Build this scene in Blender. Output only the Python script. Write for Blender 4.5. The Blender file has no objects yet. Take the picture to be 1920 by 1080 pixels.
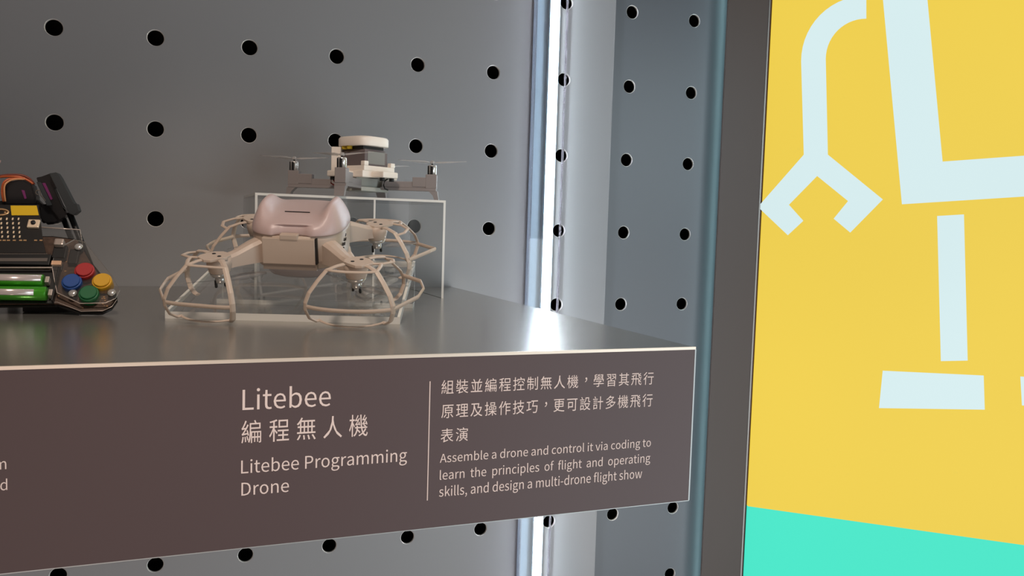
import bpy, bmesh, math, os
from mathutils import Vector, Matrix
PI = math.pi
SC = bpy.context.scene
COL = SC.collection

# ---------------------------------------------------------------- camera
CAM = Vector((0.11528, -1.04328, 1.07870))
RX = Vector((0.92819292, -0.3708777, 0.03012709))    # image right
RD = Vector((0.00158819, -0.07701574, -0.99702861))  # image down
RF = Vector((0.37209594, 0.92548274, -0.07089644))   # view axis
F = 1599.194
cam = bpy.data.cameras.new('camera')
cam.sensor_width = 36
cam.lens = F / 1920 * 36
cam.clip_start = 0.01
camo = bpy.data.objects.new('camera', cam)
COL.objects.link(camo)
M = Matrix(((RX.x, -RD.x, -RF.x), (RX.y, -RD.y, -RF.y), (RX.z, -RD.z, -RF.z))).to_4x4()
M.translation = CAM
camo.matrix_world = M
SC.camera = camo
SC.view_settings.view_transform = 'Standard'
SC.view_settings.look = 'None'
SC.view_settings.gamma = 1
SC.view_settings.use_curve_mapping = False
SC.view_settings.exposure = 0.0

# ---------------------------------------------------------------- world and lights
W = bpy.data.worlds.new('world')
SC.world = W
W.use_nodes = True
W.node_tree.nodes['Background'].inputs[0].default_value = (1.0, 0.80, 0.72, 1)
W.node_tree.nodes['Background'].inputs[1].default_value = 0.09


def area(name, loc, target, sx, sy, power, col):
    l = bpy.data.lights.new(name, 'AREA')
    l.shape = 'RECTANGLE'
    l.size = sx
    l.size_y = sy
    l.energy = power
    l.color = col
    o = bpy.data.objects.new(name, l)
    COL.objects.link(o)
    o.location = loc
    o.rotation_euler = (Vector(target) - Vector(loc)).to_track_quat('-Z', 'Y').to_euler()
    return o


area('room_light_right', (1.4, -1.15, 1.35), (0.6, 0, 1.1), 0.5, 0.5, 3.8, (0.76, 0.93, 1.0))
area('room_light_low', (1.3, -1.5, 0.45), (0.5, 0, 0.7), 1.2, 1.2, 14.5, (0.88, 0.96, 1.0))
area('room_light_warm', (-0.3, -1.9, 0.5), (0.1, 0, 0.6), 0.8, 0.8, 4.4, (1.0, 0.72, 0.60))
sl_ = bpy.data.lights.new('shelf_spot', 'SPOT')
sl_.energy = 17.0
sl_.color = (1.0, 0.83, 0.70)
sl_.shadow_soft_size = 0.05
sl_.spot_size = math.radians(46)
sl_.spot_blend = 0.7
so_ = bpy.data.objects.new('shelf_spot', sl_)
COL.objects.link(so_)
so_.location = (0.05, -0.85, 1.8)
so_.rotation_euler = (Vector((0.2, -0.30, 1.0)) - Vector(so_.location)).to_track_quat('-Z', 'Y').to_euler()
LED_STRENGTH = 46.0
ADDED_STRIP_STRENGTH = 5.0


# ---------------------------------------------------------------- measuring: where a sight line meets a real plane
def ray(x, y):
    return RX * ((x - 960) / F) + RD * ((y - 540) / F) + RF


def hit(x, y, ax, v):
    d = ray(x, y)
    return CAM + d * ((v - CAM[ax]) / d[ax])


def hitp(x, y, o, n):
    d = ray(x, y)
    return CAM + d * ((o - CAM).dot(n) / d.dot(n))


# ---------------------------------------------------------------- materials
def srgb(c):
    return tuple((v / 12.92 if v <= 0.04045 else ((v + 0.055) / 1.055) ** 2.4) for v in [k / 255 for k in c])


MATS = {}


def mat(name, col, rough=0.5, metal=0.0, noise=0.0, nscale=40, bump=0.0, coat=0.0, emit=None, estr=0.0, spec=0.5,
        sss=0.0, stretch=None, trans=0.0):
    if name in MATS:
        return MATS[name]
    m = bpy.data.materials.new(name)
    m.use_nodes = True
    nt = m.node_tree
    b = nt.nodes['Principled BSDF']
    c = srgb(col)
    b.inputs['Base Color'].default_value = (*c, 1)
    b.inputs['Roughness'].default_value = rough
    b.inputs['Metallic'].default_value = metal
    b.inputs['Specular IOR Level'].default_value = spec
    b.inputs['Coat Weight'].default_value = coat
    b.inputs['Coat Roughness'].default_value = 0.08
    if sss:
        b.inputs['Subsurface Weight'].default_value = sss
        b.inputs['Subsurface Radius'].default_value = (1, 0.9, 0.85)
        b.inputs['Subsurface Scale'].default_value = 0.006
    if trans:
        b.inputs['Transmission Weight'].default_value = trans
    if emit:
        b.inputs['Emission Color'].default_value = (*srgb(emit), 1)
        b.inputs['Emission Strength'].default_value = estr
    if noise or bump:
        tc = nt.nodes.new('ShaderNodeTexCoord')
        mp = nt.nodes.new('ShaderNodeMapping')
        if stretch:
            mp.inputs['Scale'].default_value = stretch
        nz = nt.nodes.new('ShaderNodeTexNoise')
        nz.inputs['Scale'].default_value = nscale
        nz.inputs['Detail'].default_value = 4
        nt.links.new(tc.outputs['Object'], mp.inputs[0])
        nt.links.new(mp.outputs[0], nz.inputs['Vector'])
        if noise:
            mx = nt.nodes.new('ShaderNodeMixRGB')
            mx.blend_type = 'MIX'
            mx.inputs[1].default_value = (*[k * (1 - noise) for k in c], 1)
            mx.inputs[2].default_value = (*[min(1, k * (1 + noise)) for k in c], 1)
            nt.links.new(nz.outputs['Fac'], mx.inputs[0])
            nt.links.new(mx.outputs[0], b.inputs['Base Color'])
        if bump:
            bp = nt.nodes.new('ShaderNodeBump')
            bp.inputs['Strength'].default_value = bump
            bp.inputs['Distance'].default_value = 0.0005
            nt.links.new(nz.outputs['Fac'], bp.inputs['Height'])
            nt.links.new(bp.outputs[0], b.inputs['Normal'])
    MATS[name] = m
    return m


def clear(name, tint=(0.99, 0.99, 0.985), haze=0.03, rough=0.02, gloss=1.0, hazecol=(0.8, 0.8, 0.8)):
    """thin clear plastic: straight-through transmission, fresnel gloss and a little surface haze"""
    if name in MATS:
        return MATS[name]
    m = bpy.data.materials.new(name)
    m.use_nodes = True
    nt = m.node_tree
    nt.nodes.clear()
    out = nt.nodes.new('ShaderNodeOutputMaterial')
    t = nt.nodes.new('ShaderNodeBsdfTransparent')
    t.inputs[0].default_value = (*tint, 1)
    g = nt.nodes.new('ShaderNodeBsdfGlossy')
    g.inputs['Roughness'].default_value = rough
    d = nt.nodes.new('ShaderNodeBsdfDiffuse')
    d.inputs[0].default_value = (*hazecol, 1)
    m1 = nt.nodes.new('ShaderNodeMixShader')
    m1.inputs[0].default_value = haze
    nt.links.new(t.outputs[0], m1.inputs[1])
    nt.links.new(d.outputs[0], m1.inputs[2])
    fr = nt.nodes.new('ShaderNodeFresnel')
    ge = nt.nodes.new('ShaderNodeNewGeometry')       # same fresnel from both sides of the thin sheet
    ir = nt.nodes.new('ShaderNodeMapRange')
    ir.inputs[3].default_value = 1.45
    ir.inputs[4].default_value = 1 / 1.45
    nt.links.new(ge.outputs['Backfacing'], ir.inputs[0])
    nt.links.new(ir.outputs[0], fr.inputs[0])
    mu = nt.nodes.new('ShaderNodeMath')
    mu.operation = 'MULTIPLY'
    mu.inputs[1].default_value = gloss
    nt.links.new(fr.outputs[0], mu.inputs[0])
    m2 = nt.nodes.new('ShaderNodeMixShader')
    nt.links.new(mu.outputs[0], m2.inputs[0])
    nt.links.new(m1.outputs[0], m2.inputs[1])
    nt.links.new(g.outputs[0], m2.inputs[2])
    nt.links.new(m2.outputs[0], out.inputs[0])
    MATS[name] = m
    return m


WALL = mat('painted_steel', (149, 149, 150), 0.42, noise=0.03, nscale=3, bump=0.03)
WALLR = mat('steel_darker_tone', (92, 96, 102), 0.36, noise=0.03, nscale=3, bump=0.03)  # one darker tone for the wall right of EDGE
RIM = mat('bare_steel_rim', (225, 222, 218), 0.3, 0.2)
VOID = mat('black_cavity', (4, 4, 4), 0.9)
SHELFTOP = mat('satin_steel', (178, 174, 168), 0.22, 0.75, noise=0.05, nscale=60, bump=0.02, spec=0.6)
LIP = mat('lip_metal', (235, 222, 205), 0.35, 0.3)
PLATE = mat('mauve_panel', (86, 69, 69), 0.55, noise=0.03, nscale=8)
PRINT = mat('pale_print', (244, 222, 212), 0.6)
POST = mat('dark_post', (90, 80, 76), 0.42, 0.0, noise=0.05, nscale=4, spec=0.3)
POSTE = mat('post_edge', (150, 146, 142), 0.3, 0.6)
RUST = mat('dark_gap', (60, 22, 10), 0.6)
ACR = clear('clear_acrylic')
ACRE = clear('painted_edge_glow', (0.9, 0.9, 0.88), 0.75, 0.15, 1.0, (1.0, 0.98, 0.92))  # pale colour stands in for light piped to the acrylic edges
ACRT = clear('clear_cover', (0.9, 0.92, 0.93), 0.05, 0.03, 1.0)
ACRD = clear('cover_side', (0.84, 0.82, 0.84), 0.10, 0.08, 1.0, (0.5, 0.48, 0.5))
PROP = clear('clear_propeller', (0.90, 0.89, 0.88), 0.12, 0.08, 1.0)
PROPW = clear('milky_propeller', (0.86, 0.86, 0.86), 0.35, 0.08, 1.0, (0.95, 0.9, 0.86))
GUARD = mat('cream_plastic', (206, 188, 172), 0.45)
HULL = mat('hull_plastic', (196, 178, 162), 0.42)
ARM = mat('arm_plastic', (200, 182, 167), 0.45)
DOME = mat('translucent_dome', (198, 177, 174), 0.36, sss=0.5, spec=0.4)
BELLY = clear('translucent_belly', (0.78, 0.74, 0.74), 0.35, 0.2, 1.0, (0.8, 0.72, 0.72))
GAP = mat('dark_seam', (20, 16, 14), 0.6)
GROOVE = mat('grey_groove', (150, 136, 124), 0.5)
STEEL = mat('bright_steel', (216, 214, 210), 0.2, 0.6)
BLACKP = mat('black_plastic', (20, 21, 22), 0.42)
GREYA = mat('grey_plastic', (142, 134, 132), 0.45)
GREYB = mat('battery_grey', (112, 102, 102), 0.4)
PROPF = mat('prop_black', (16, 16, 17), 0.5)
WHITEP = mat('white_plastic', (250, 240, 228), 0.4)
YEL = mat('yellow_plastic', (214, 180, 40), 0.4)
REDW = mat('red_wire', (150, 40, 35), 0.4)


# ---------------------------------------------------------------- geometry helpers
class MB:
    def __init__(self):
        self.bm = bmesh.new()

    def _v(self, p):
        return self.bm.verts.new(p)

    def box(self, lo, hi, bev=0.0, mi=0, M=None):
        xs, ys, zs = zip(lo, hi)
        v = [self._v((x, y, z)) for x in xs for y in ys for z in zs]
        fs = [self.bm.faces.new([v[i] for i in q]) for q in
              ((0, 1, 3, 2), (4, 6, 7, 5), (0, 4, 5, 1), (2, 3, 7, 6), (0, 2, 6, 4), (1, 5, 7, 3))]
        for f in fs:
            f.material_index = mi
        if M is not None:
            for k in v:
                k.co = M @ k.co
        if bev:
            es = list({e for f in fs for e in f.edges})
            r = bmesh.ops.bevel(self.bm, geom=es, offset=bev, segments=2, affect='EDGES', profile=0.6)
            for f in r['faces']:
                f.material_index = mi
        return self

    def prism(self, poly, h0, h1, mi=0, side=None, bev=0.0, M=None):
        """poly in local xy, extruded along z"""
        a = [self._v((p[0], p[1], h0)) for p in poly]
        b = [self._v((p[0], p[1], h1)) for p in poly]
        n = len(poly)
        fs = [self.bm.faces.new(a[::-1]), self.bm.faces.new(b)]
        for f in fs:
            f.material_index = mi
        top = fs[1]
        sd = []
        for i in range(n):
            f = self.bm.faces.new((a[i], a[(i + 1) % n], b[(i + 1) % n], b[i]))
            f.material_index = mi if side is None else side
            sd.append(f)
        if M is not None:
            for k in a + b:
                k.co = M @ k.co
        if bev:
            bmesh.ops.bevel(self.bm, geom=list(top.edges), offset=bev, segments=2, affect='EDGES', profile=0.6)
        return self

    def lathe(self, prof, seg=24, M=None, mi=0, cap=True):
        rings = []
        for r, z in prof:
            rings.append([self._v((r * math.cos(2 * PI * i / seg), r * math.sin(2 * PI * i / seg), z)) for i in range(seg)])
        for A, B in zip(rings, rings[1:]):
            for i in range(seg):
                f = self.bm.faces.new((A[i], A[(i + 1) % seg], B[(i + 1) % seg], B[i]))
                f.material_index = mi
                f.smooth = True
        if cap:
            f = self.bm.faces.new(rings[0][::-1]); f.material_index = mi
            f = self.bm.faces.new(rings[-1]); f.material_index = mi
        if M is not None:
            for R in rings:
                for k in R:
                    k.co = M @ k.co
        return self

    def tube(self, pts, r, seg=8, mi=0):
        pts = [Vector(p) for p in pts]
        rings = []
        ref = Vector((0.13, 0.2, 0.97))
        for i, p in enumerate(pts):
            t = (pts[min(i + 1, len(pts) - 1)] - pts[max(i - 1, 0)]).normalized()
            s = t.cross(ref)
            if s.length < 1e-3:
                s = t.cross(Vector((1, 0, 0)))
            s.normalize()
            o = s.cross(t)
            rr = r[i] if isinstance(r, (list, tuple)) else r
            rings.append([self._v(p + (s * math.cos(2 * PI * k / seg) + o * math.sin(2 * PI * k / seg)) * rr) for k in range(seg)])
        self._skin(rings, mi, True)
        return self

    def strap(self, pts, sides, w, th, mi=0):
        """flat strap: `sides` is the width direction at each point (or one for all)"""
        pts = [Vector(p) for p in pts]
        rings = []
        for i, p in enumerate(pts):
            t = (pts[min(i + 1, len(pts) - 1)] - pts[max(i - 1, 0)]).normalized()
            sd = Vector(sides[i] if isinstance(sides, list) else sides)
            s = (sd - t * sd.dot(t)).normalized()
            o = s.cross(t)
            ww = w[i] if isinstance(w, (list, tuple)) else w
            c = 0.3
            ring = []
            for a, b in ((1, -c), (1, c), (c, 1), (-c, 1), (-1, c), (-1, -c), (-c, -1), (c, -1)):
                ring.append(self._v(p + s * (a * ww / 2) + o * (b * th / 2)))
            rings.append(ring)
        self._skin(rings, mi, False)
        return self

    def _skin(self, rings, mi, smooth):
        n = len(rings[0])
        for A, B in zip(rings, rings[1:]):
            for i in range(n):
                f = self.bm.faces.new((A[i], A[(i + 1) % n], B[(i + 1) % n], B[i]))
                f.material_index = mi
                f.smooth = smooth
        for f in (self.bm.faces.new(rings[0][::-1]), self.bm.faces.new(rings[-1])):
            f.material_index = mi

    def loft(self, rings, mi=0, smooth=True):
        rr = [[self._v(p) for p in r] for r in rings]
        self._skin(rr, mi, smooth)
        return self

    def build(self, name, m, parent=None, loc=None):
        bmesh.ops.recalc_face_normals(self.bm, faces=self.bm.faces[:])
        me = bpy.data.meshes.new(name)
        self.bm.to_mesh(me)
        self.bm.free()
        for k in (m if isinstance(m, (list, tuple)) else [m]):
            me.materials.append(k)
        o = bpy.data.objects.new(name, me)
        COL.objects.link(o)
        if parent is not None:
            o.parent = parent
        if loc is not None:
            o.location = loc
        return o


def thing(name, label, cat, M=None, group=None):
    o = bpy.data.objects.new(name, None)
    o.empty_display_size = 0.02
    COL.objects.link(o)
    if M is not None:
        o.matrix_world = M
    o['label'] = label
    o['category'] = cat
    if group:
        o['group'] = group
    return o


def frame(o, u, v, n):
    return Matrix(((u.x, v.x, n.x, o.x), (u.y, v.y, n.y, o.y), (u.z, v.z, n.z, o.z), (0, 0, 0, 1)))


def T(x, y, z=0, rz=0):
    return Matrix.Translation((x, y, z)) @ Matrix.Rotation(rz, 4, 'Z')


def rrect(x0, y0, x1, y1, r, n=5):
    out = []
    for cx, cy, a in ((x1 - r, y1 - r, 0), (x0 + r, y1 - r, 90), (x0 + r, y0 + r, 180), (x1 - r, y0 + r, 270)):
        for i in range(n + 1):
            t = math.radians(a + 90 * i / n)
            out.append((cx + r * math.cos(t), cy + r * math.sin(t)))
    return out


# ================================================================ THE SETTING
# ---- perforated back wall: two steel sheets with real holes
HR = 0.0093
SP = 0.1
ZR0 = 1.37622


def sheet(name, xb, cols, rows, yf, m, th=0.003):
    """xb: cell borders in x, cols: hole centre per cell or None"""
    bm = bmesh.new()
    N = 32
    vd = {}

    def V(x, y, z):
        k = (round(x, 5), round(y, 5), round(z, 5))
        if k not in vd:
            vd[k] = bm.verts.new((x, y, z))
        return vd[k]
    for ci, cx in enumerate(cols):
        x0, x1 = xb[ci], xb[ci + 1]
        for r in rows:
            cz = ZR0 - SP * r
            z0, z1 = cz - SP / 2, cz + SP / 2
            if cx is None:
                bm.faces.new([V(x0, yf, z0), V(x1, yf, z0), V(x1, yf, z1), V(x0, yf, z1)])
                continue
            outer, a, b, c = [], [], [], []
            for i in range(N):
                t = 2 * PI * (i + 0.5) / N
                dx, dz = math.cos(t), math.sin(t)
                sx = ((x1 - cx) if dx > 0 else (x0 - cx)) / dx
                sz = ((z1 - cz) if dz > 0 else (z0 - cz)) / dz
                s = min(sx, sz)
                outer.append(V(cx + dx * s, yf, cz + dz * s))
                a.append(bm.verts.new((cx + dx * HR, yf, cz + dz * HR)))
                b.append(bm.verts.new((cx + dx * (HR - 0.0007), yf + 0.0007, cz + dz * (HR - 0.0007))))
                c.append(bm.verts.new((cx + dx * (HR - 0.0007), yf + th, cz + dz * (HR - 0.0007))))
            cor = {}
            for i in range(N):
                j = (i + 1) % N
                f = bm.faces.new((outer[i], outer[j], a[j], a[i]))
                p, q = outer[i].co, outer[j].co
                if abs(p.x - q.x) > 1e-6 and abs(p.z - q.z) > 1e-6:   # corner triangle
                    kx = x1 if (p.x + q.x) / 2 > cx else x0
                    kz = z1 if (p.z + q.z) / 2 > cz else z0
                    bm.faces.new((outer[i], V(kx, yf, kz), outer[j]))
                f = bm.faces.new((a[i], a[j], b[j], b[i])); f.material_index = 1
                f = bm.faces.new((b[i], b[j], c[j], c[i])); f.material_index = 1
    bmesh.ops.recalc_face_normals(bm, faces=bm.faces[:])
    # front of the sheet must look to -y
    if sum(f.normal.y * f.calc_area() for f in bm.faces) > 0:
        bmesh.ops.reverse_faces(bm, faces=bm.faces[:])
    me = bpy.data.meshes.new(name)
    bm.to_mesh(me)
    bm.free()
    me.materials.append(m)
    me.materials.append(RIM)
    o = bpy.data.objects.new(name, me)
    COL.objects.link(o)
    o['kind'] = 'structure'
    return o


EDGE = 0.6735
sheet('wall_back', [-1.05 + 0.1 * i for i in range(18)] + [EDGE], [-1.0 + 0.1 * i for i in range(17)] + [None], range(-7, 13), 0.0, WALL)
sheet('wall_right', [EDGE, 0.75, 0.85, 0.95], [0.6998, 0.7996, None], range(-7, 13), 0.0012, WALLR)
o = MB().box((-1.06, 0.035, 0.02), (0.97, 0.045, 2.12)).build('wall_behind', VOID)  # black board stands in for the darkness behind the holes
o['kind'] = 'structure'
# bright cut edge of the left sheet
o = MB().box((EDGE - 0.0009, -0.0004, 0.02), (EDGE, 0.0012, 2.12)).build('trim_1', WALL)
o['kind'] = 'structure'

# ---- LED bar fixed upright on the wall
lx = 0.5812
Z0, Z1 = 0.03, 2.1
EMIT = mat('led_diffuser', (255, 255, 255), 0.4, emit=(232, 244, 255), estr=LED_STRENGTH)
LEDB = mat('led_base', (150, 165, 175), 0.35, 0.2)
led = thing('led_light_bar', 'upright glowing white LED light bar in a clear cover on the perforated wall', 'light bar', T(lx, 0, 0))
prof = [(0.0048 * math.cos(t), -0.008 - 0.0055 * math.sin(t)) for t in [PI * i / 10 for i in range(11)]]
prof = [(0.0048, -0.0035)] + prof + [(-0.0048, -0.0035)]
MB().loft([[(x, y, z) for x, y in prof] for z in (Z0, Z1)], smooth=False).build('diffuser', EMIT, led)
MB().box((-0.0072, -0.0035, Z0), (0.0070, 0, Z1)).box((-0.0072, -0.007, Z0), (-0.0058, -0.0035, Z1)).box((0.0056, -0.007, Z0), (0.0070, -0.0035, Z1)).build('mounting_channel', LEDB, led)
MB().box((-0.028, -0.0012, Z0), (-0.0074, 0, Z1)).build('reflector_strip', mat('reflector', (118, 130, 142), 0.35, 0.1), led)
MB().box((-0.030, -0.014, Z0), (-0.028, -0.0002, Z1), mi=0).build('cover_side', ACRD, led)
MB().box((0.0186, -0.0030, Z0), (0.0208, -0.0002, Z1)).build('side_rail', clear('rail_clear', (0.7, 0.68, 0.7), 0.3, 0.3, 0.5, (0.35, 0.33, 0.36)), led)
MB().box((-0.030, -0.0152, Z0), (-0.0100, -0.0141, Z1)).build('cover_front', ACRT, led)

# ---- dark post
PY = -0.022
pl, pr = hit(1352, 300, 1, PY).x, hit(1427, 300, 1, PY).x
post = MB().box((pl, PY, 0.02), (pr, PY + 0.003, 2.12)).box((pl + 0.02, PY + 0.003, 0.02), (pr, 0.0, 2.12)).build('trim_2', POST)
post['kind'] = 'structure'
e1 = MB().box((pr, PY - 0.0005, 0.02), (pr + 0.0025, 0.02, 2.12)).build('trim_3', POSTE)
e1['kind'] = 'structure'
e2 = MB().box((pr + 0.0025, PY + 0.003, 0.02), (pr + 0.0078, 0.02, 2.12)).build('trim_4', RUST)
e2['kind'] = 'structure'
# unseen light strip added behind the post to brighten the wall
ADDED_STRIP = mat('added_strip_glow', (255, 255, 255), 0.5, emit=(176, 226, 232), estr=ADDED_STRIP_STRENGTH)
cv = MB().box((pl + 0.015, -0.017, 0.05), (pl + 0.018, -0.009, 2.1)).build('added_light_strip', ADDED_STRIP)
cv['label'] = 'unseen light strip added in the gap between the dark post and the perforated wall'
cv['category'] = 'added light'

# ================================================================ LIGHTBOX
LBO = Vector((pr + 0.0078, PY, 1.0))
LU = Vector((0.9285, -0.3714, 0)).normalized()
LN = LU.cross(Vector((0, 0, 1))).normalized()      # faces the viewer
if LN.y > 0:
    LN = -LN
LV = Vector((0, 0, 1))
LM = frame(LBO, LU, LV, LN)
lb = thing('lightbox', 'tall backlit yellow and green graphic panel with pale blue robot arm shapes', 'lightbox', LM)


def lbp(x, y):
    q = hitp(x, y, LBO, LN) - LBO
    return (q.dot(LU), q.dot(LV))


def glow(name, col, s=1.0):
    m = mat(name, (8, 8, 8), 0.6, emit=col, estr=s, spec=0.2)
    nt = m.node_tree
    b = nt.nodes['Principled BSDF']
    tc = nt.nodes.new('ShaderNodeTexCoord')
    nz = nt.nodes.new('ShaderNodeTexNoise')
    nz.inputs['Scale'].default_value = 2.2
    nz.inputs['Detail'].default_value = 1
    mr = nt.nodes.new('ShaderNodeMapRange')
    mr.inputs[3].default_value = s * 0.94
    mr.inputs[4].default_value = s * 1.06
    nt.links.new(tc.outputs['Object'], nz.inputs['Vector'])
    nt.links.new(nz.outputs['Fac'], mr.inputs[0])
    nt.links.new(mr.outputs[0], b.inputs['Emission Strength'])
    return m


GY = glow('lit_yellow', (238, 206, 76))
GG = glow('lit_green', (72, 230, 200))
GB = glow('lit_pale_blue', (214, 236, 238))
a, b_ = lbp(1380, 946), lbp(1990, 1032)
sl = (b_[1] - a[1]) / (b_[0] - a[0])
wR = 0.62
zL, zR = a[1] - sl * a[0], a[1] + sl * (wR - a[0])
MB().prism([(0, zL), (wR, zR), (wR, 1.12), (0, 1.12)], -0.006, 0).build('yellow_panel', GY, lb)
MB().prism([(0, -0.97), (wR, -0.97), (wR, zR), (0, zL)], -0.006, 0).build('green_panel', GG, lb)
MB().box((0, -0.98, -0.05), (wR, 1.13, -0.007)).build('box_body', POST, lb)


def shape(px, name='pale_blue_shape'):
    return MB().prism([lbp(*p) for p in px][::-1], 0.0001, 0.0006).build(name, GB, lb)


def bez(p0, c, p1, n=14):
    return [((1 - t) ** 2 * p0[0] + 2 * t * (1 - t) * c[0] + t * t * p1[0], (1 - t) ** 2 * p0[1] + 2 * t * (1 - t) * c[1] + t * t * p1[1]) for t in [i / n for i in range(n + 1)]]


arc_o = []
for i in range(15):      # outer edge of the hooked arm
    t = PI / 2 * i / 14
    arc_o.append((1624 - 122 * math.sin(t), -8 + 123 * (1 - math.cos(t))))
arc_i = []
for i in range(15):
    t = PI / 2 * i / 14
    arc_i.append((1624 - 76 * math.sin(t), 35 + 76 * (1 - math.cos(t))))
shape(arc_o + [(1507, 290), (1421, 388), (1477, 441), (1506, 414), (1479, 384), (1532, 330), (1590, 377), (1563, 410), (1594, 436), (1655, 374), (1552, 290)] + arc_i[::-1], 'robot_claw_arm')
shape([(1650, -60), (1733, -60), (1767, 303), (1960, 289), (1960, 366), (1691, 383)], 'robot_body_outline')
shape([(1757, 405), (1807, 402), (1814, 676), (1764, 677)], 'robot_leg')
shape([(1655, 695), (1844, 704), (1846, 768), (1648, 765)], 'robot_foot')
shape([(1913, 706), (2100, 712), (2100, 770), (1916, 760)], 'robot_foot')

# ================================================================ SHELF
YF = -0.5482
SX0, SX1 = -1.0, 0.4525
ZB = 1.0 - 0.1079
shelf = thing('display_shelf', 'deep grey steel shelf with a mauve printed front panel carrying the white captions', 'shelf', T(0, 0, 0))
MB().box((SX0, YF + 0.0012, ZB + 0.0005), (SX1 - 0.0008, -0.0002, 1.0)).build('shelf_body', SHELFTOP, shelf)
MB().box((SX0, YF, ZB), (SX1, YF + 0.0012, 1.0 - 0.0016)).build('front_panel', PLATE, shelf)
MB().box((SX0, YF - 0.0002, 1.0 - 0.0016), (SX1, YF + 0.0014, 1.0003)).build('top_lip', LIP, shelf)
MB().box((SX1 - 0.0006, YF - 0.0001, ZB), (SX1 + 0.0004, YF + 0.0012, 1.0 - 0.0016)).box((SX0, YF - 0.0001, ZB - 0.0005), (SX1, YF + 0.0012, ZB)).build('side_lip', mat('edge_grey', (175, 180, 180), 0.4, 0.3), shelf)

# ---- captions (Blender's own fonts)
FP = None
try:
    d = bpy.utils.system_resource('DATAFILES', path='fonts')
    p = os.path.join(d, 'Noto Sans CJK Regular.woff2')
    if os.path.exists(p):
        FP = bpy.data.fonts.load(p)
except Exception:
    FP = None
YT = YF - 0.00015


def text_mesh(s, space=1.0, word=1.0):
    c = bpy.data.curves.new('t', 'FONT')
    c.body = s
    if FP:
        c.font = FP
    c.size = 1
    c.space_character = space
    c.space_word = word
    c.resolution_u = 3
    c.fill_mode = 'FRONT'
    o = bpy.data.objects.new('t', c)
    COL.objects.link(o)
    bpy.context.view_layer.update()
    me = bpy.data.meshes.new_from_object(o.evaluated_get(bpy.context.evaluated_depsgraph_get()))
    bpy.data.objects.remove(o)
    xs = [v.co.x for v in me.vertices]
    ys = [v.co.y for v in me.vertices]
    return me, min(xs), max(xs), min(ys), max(ys)


def caption(s, xl, xr, yb, yt, ref='L', space=1.0, word=1.0, name='lettering'):
    comma = s.find('，')
    """baseline (yb) and top (yt) as seen at the left end xl; ref: glyph whose height is yb-yt, '' = whole string"""
    A, Tt, Bq = hit(xl, yb, 1, YT), hit(xl, yt, 1, YT), hit(xr, yb, 1, YT)
    me, x0, x1, y0, y1 = text_mesh(s, space, word)
    if ref:
        _, _, _, r0, r1 = text_mesh(ref)
        sy = (Tt.z - A.z) / r1
        oy = 0
    else:
        sy = (Tt.z - A.z) / (y1 - y0)
        oy = -y0
    sx = (Bq.x - A.x) / (x1 - x0)
    if comma >= 0:      # full-width comma sits in the middle of its cell
        _, _, pa, _, _ = text_mesh(s[:comma], space, word)
        _, _, pb, _, _ = text_mesh(s[:comma + 1], space, word)
        lo_, hi2 = pa + 0.005, pb + 0.005
        for v in me.vertices:
            if lo_ < v.co.x < hi2:
                v.co.x += 0.10
                v.co.y += 0.14
    for v in me.vertices:
        v.co = Vector((A.x + (v.co.x - x0) * sx, YT, A.z + (v.co.y + oy) * sy))
    me.name = name
    me.materials.clear()
    me.materials.append(PRINT)
    o = bpy.data.objects.new(name, me)
    COL.objects.link(o)
    o.parent = shelf
    return o, sx / sy


caps = [
    ('Litebee', 454.5, 620, 769, 731, 'L', 1.0),
    ('編程無人機', 452.5, 689, 832.4, 789, '', 1.2),
    ('Litebee Programming', 452, 762.5, 888, 863.7, 'L', 1.0),
    ('Drone', 452.5, 541.6, 929.5, 905.4, 'D', 1.0),
    ('組裝並編程控制無人機，學習其飛行', 827.4, 1224.2, 740, 713, '', 1.08),
    ('原理及操作技巧，更可設計多機飛行', 827.4, 1222, 785.5, 758, '', 1.08),
    ('表演', 826, 877, 830, 804, '', 1.08),
    ('Assemble a drone and control it via coding to', 824.7, 1218.9, 867.8, 851.5, 'A', 1.0),
    ('skills, and design a multi-drone flight show', 823, 1202, 931.5, 912, 'k', 1.0),
]
for s, xl, xr, yb, yt, ref, sp in caps:
    o, q = caption(s, xl, xr, yb, yt, ref, sp)
    print('caption', s[:8], 'aspect', round(q, 3))
o, q = caption('learn the principles of flight and operating', 824.4, 1217.5, 899.9, 881.5, 'l', 1.0, 1.9)
print('caption learn', round(q, 3))
o, q = caption('m', -10, 12, 881, 865.6, 'm')
o, q = caption('d', 0.5, 13.8, 919.6, 898, 'd')
A, B_ = hit(806.5, 715, 1, YT), hit(806.5, 938, 1, YT)
MB().box((A.x - 0.0003, YT, B_.z), (A.x + 0.0003, YT + 0.0001, A.z)).build('divider_line', PRINT, shelf)

# ================================================================ ACRYLIC RISER (behind, carries the small drone)
RZ = 0.1052
ryf, ryb = -0.165, -0.022
rx0, rx1 = 0.1928, 0.3890
ris = thing('acrylic_riser', 'clear acrylic riser box at the wall carrying the small grey and white drone', 'riser', T(0, 0, 1.0))


def slab(lo, hi, back_clear):
    """clear plate whose narrow faces carry a pale colour for light piped to the edges"""
    m = MB()
    m.box(lo, hi)
    m.bm.normal_update()
    d = [hi[i] - lo[i] for i in range(3)]
    th = d.index(min(d))
    for f in m.bm.faces:
        ax = max(range(3), key=lambda i: abs(f.normal[i]))
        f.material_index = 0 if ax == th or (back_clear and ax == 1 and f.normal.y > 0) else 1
    return m


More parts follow.
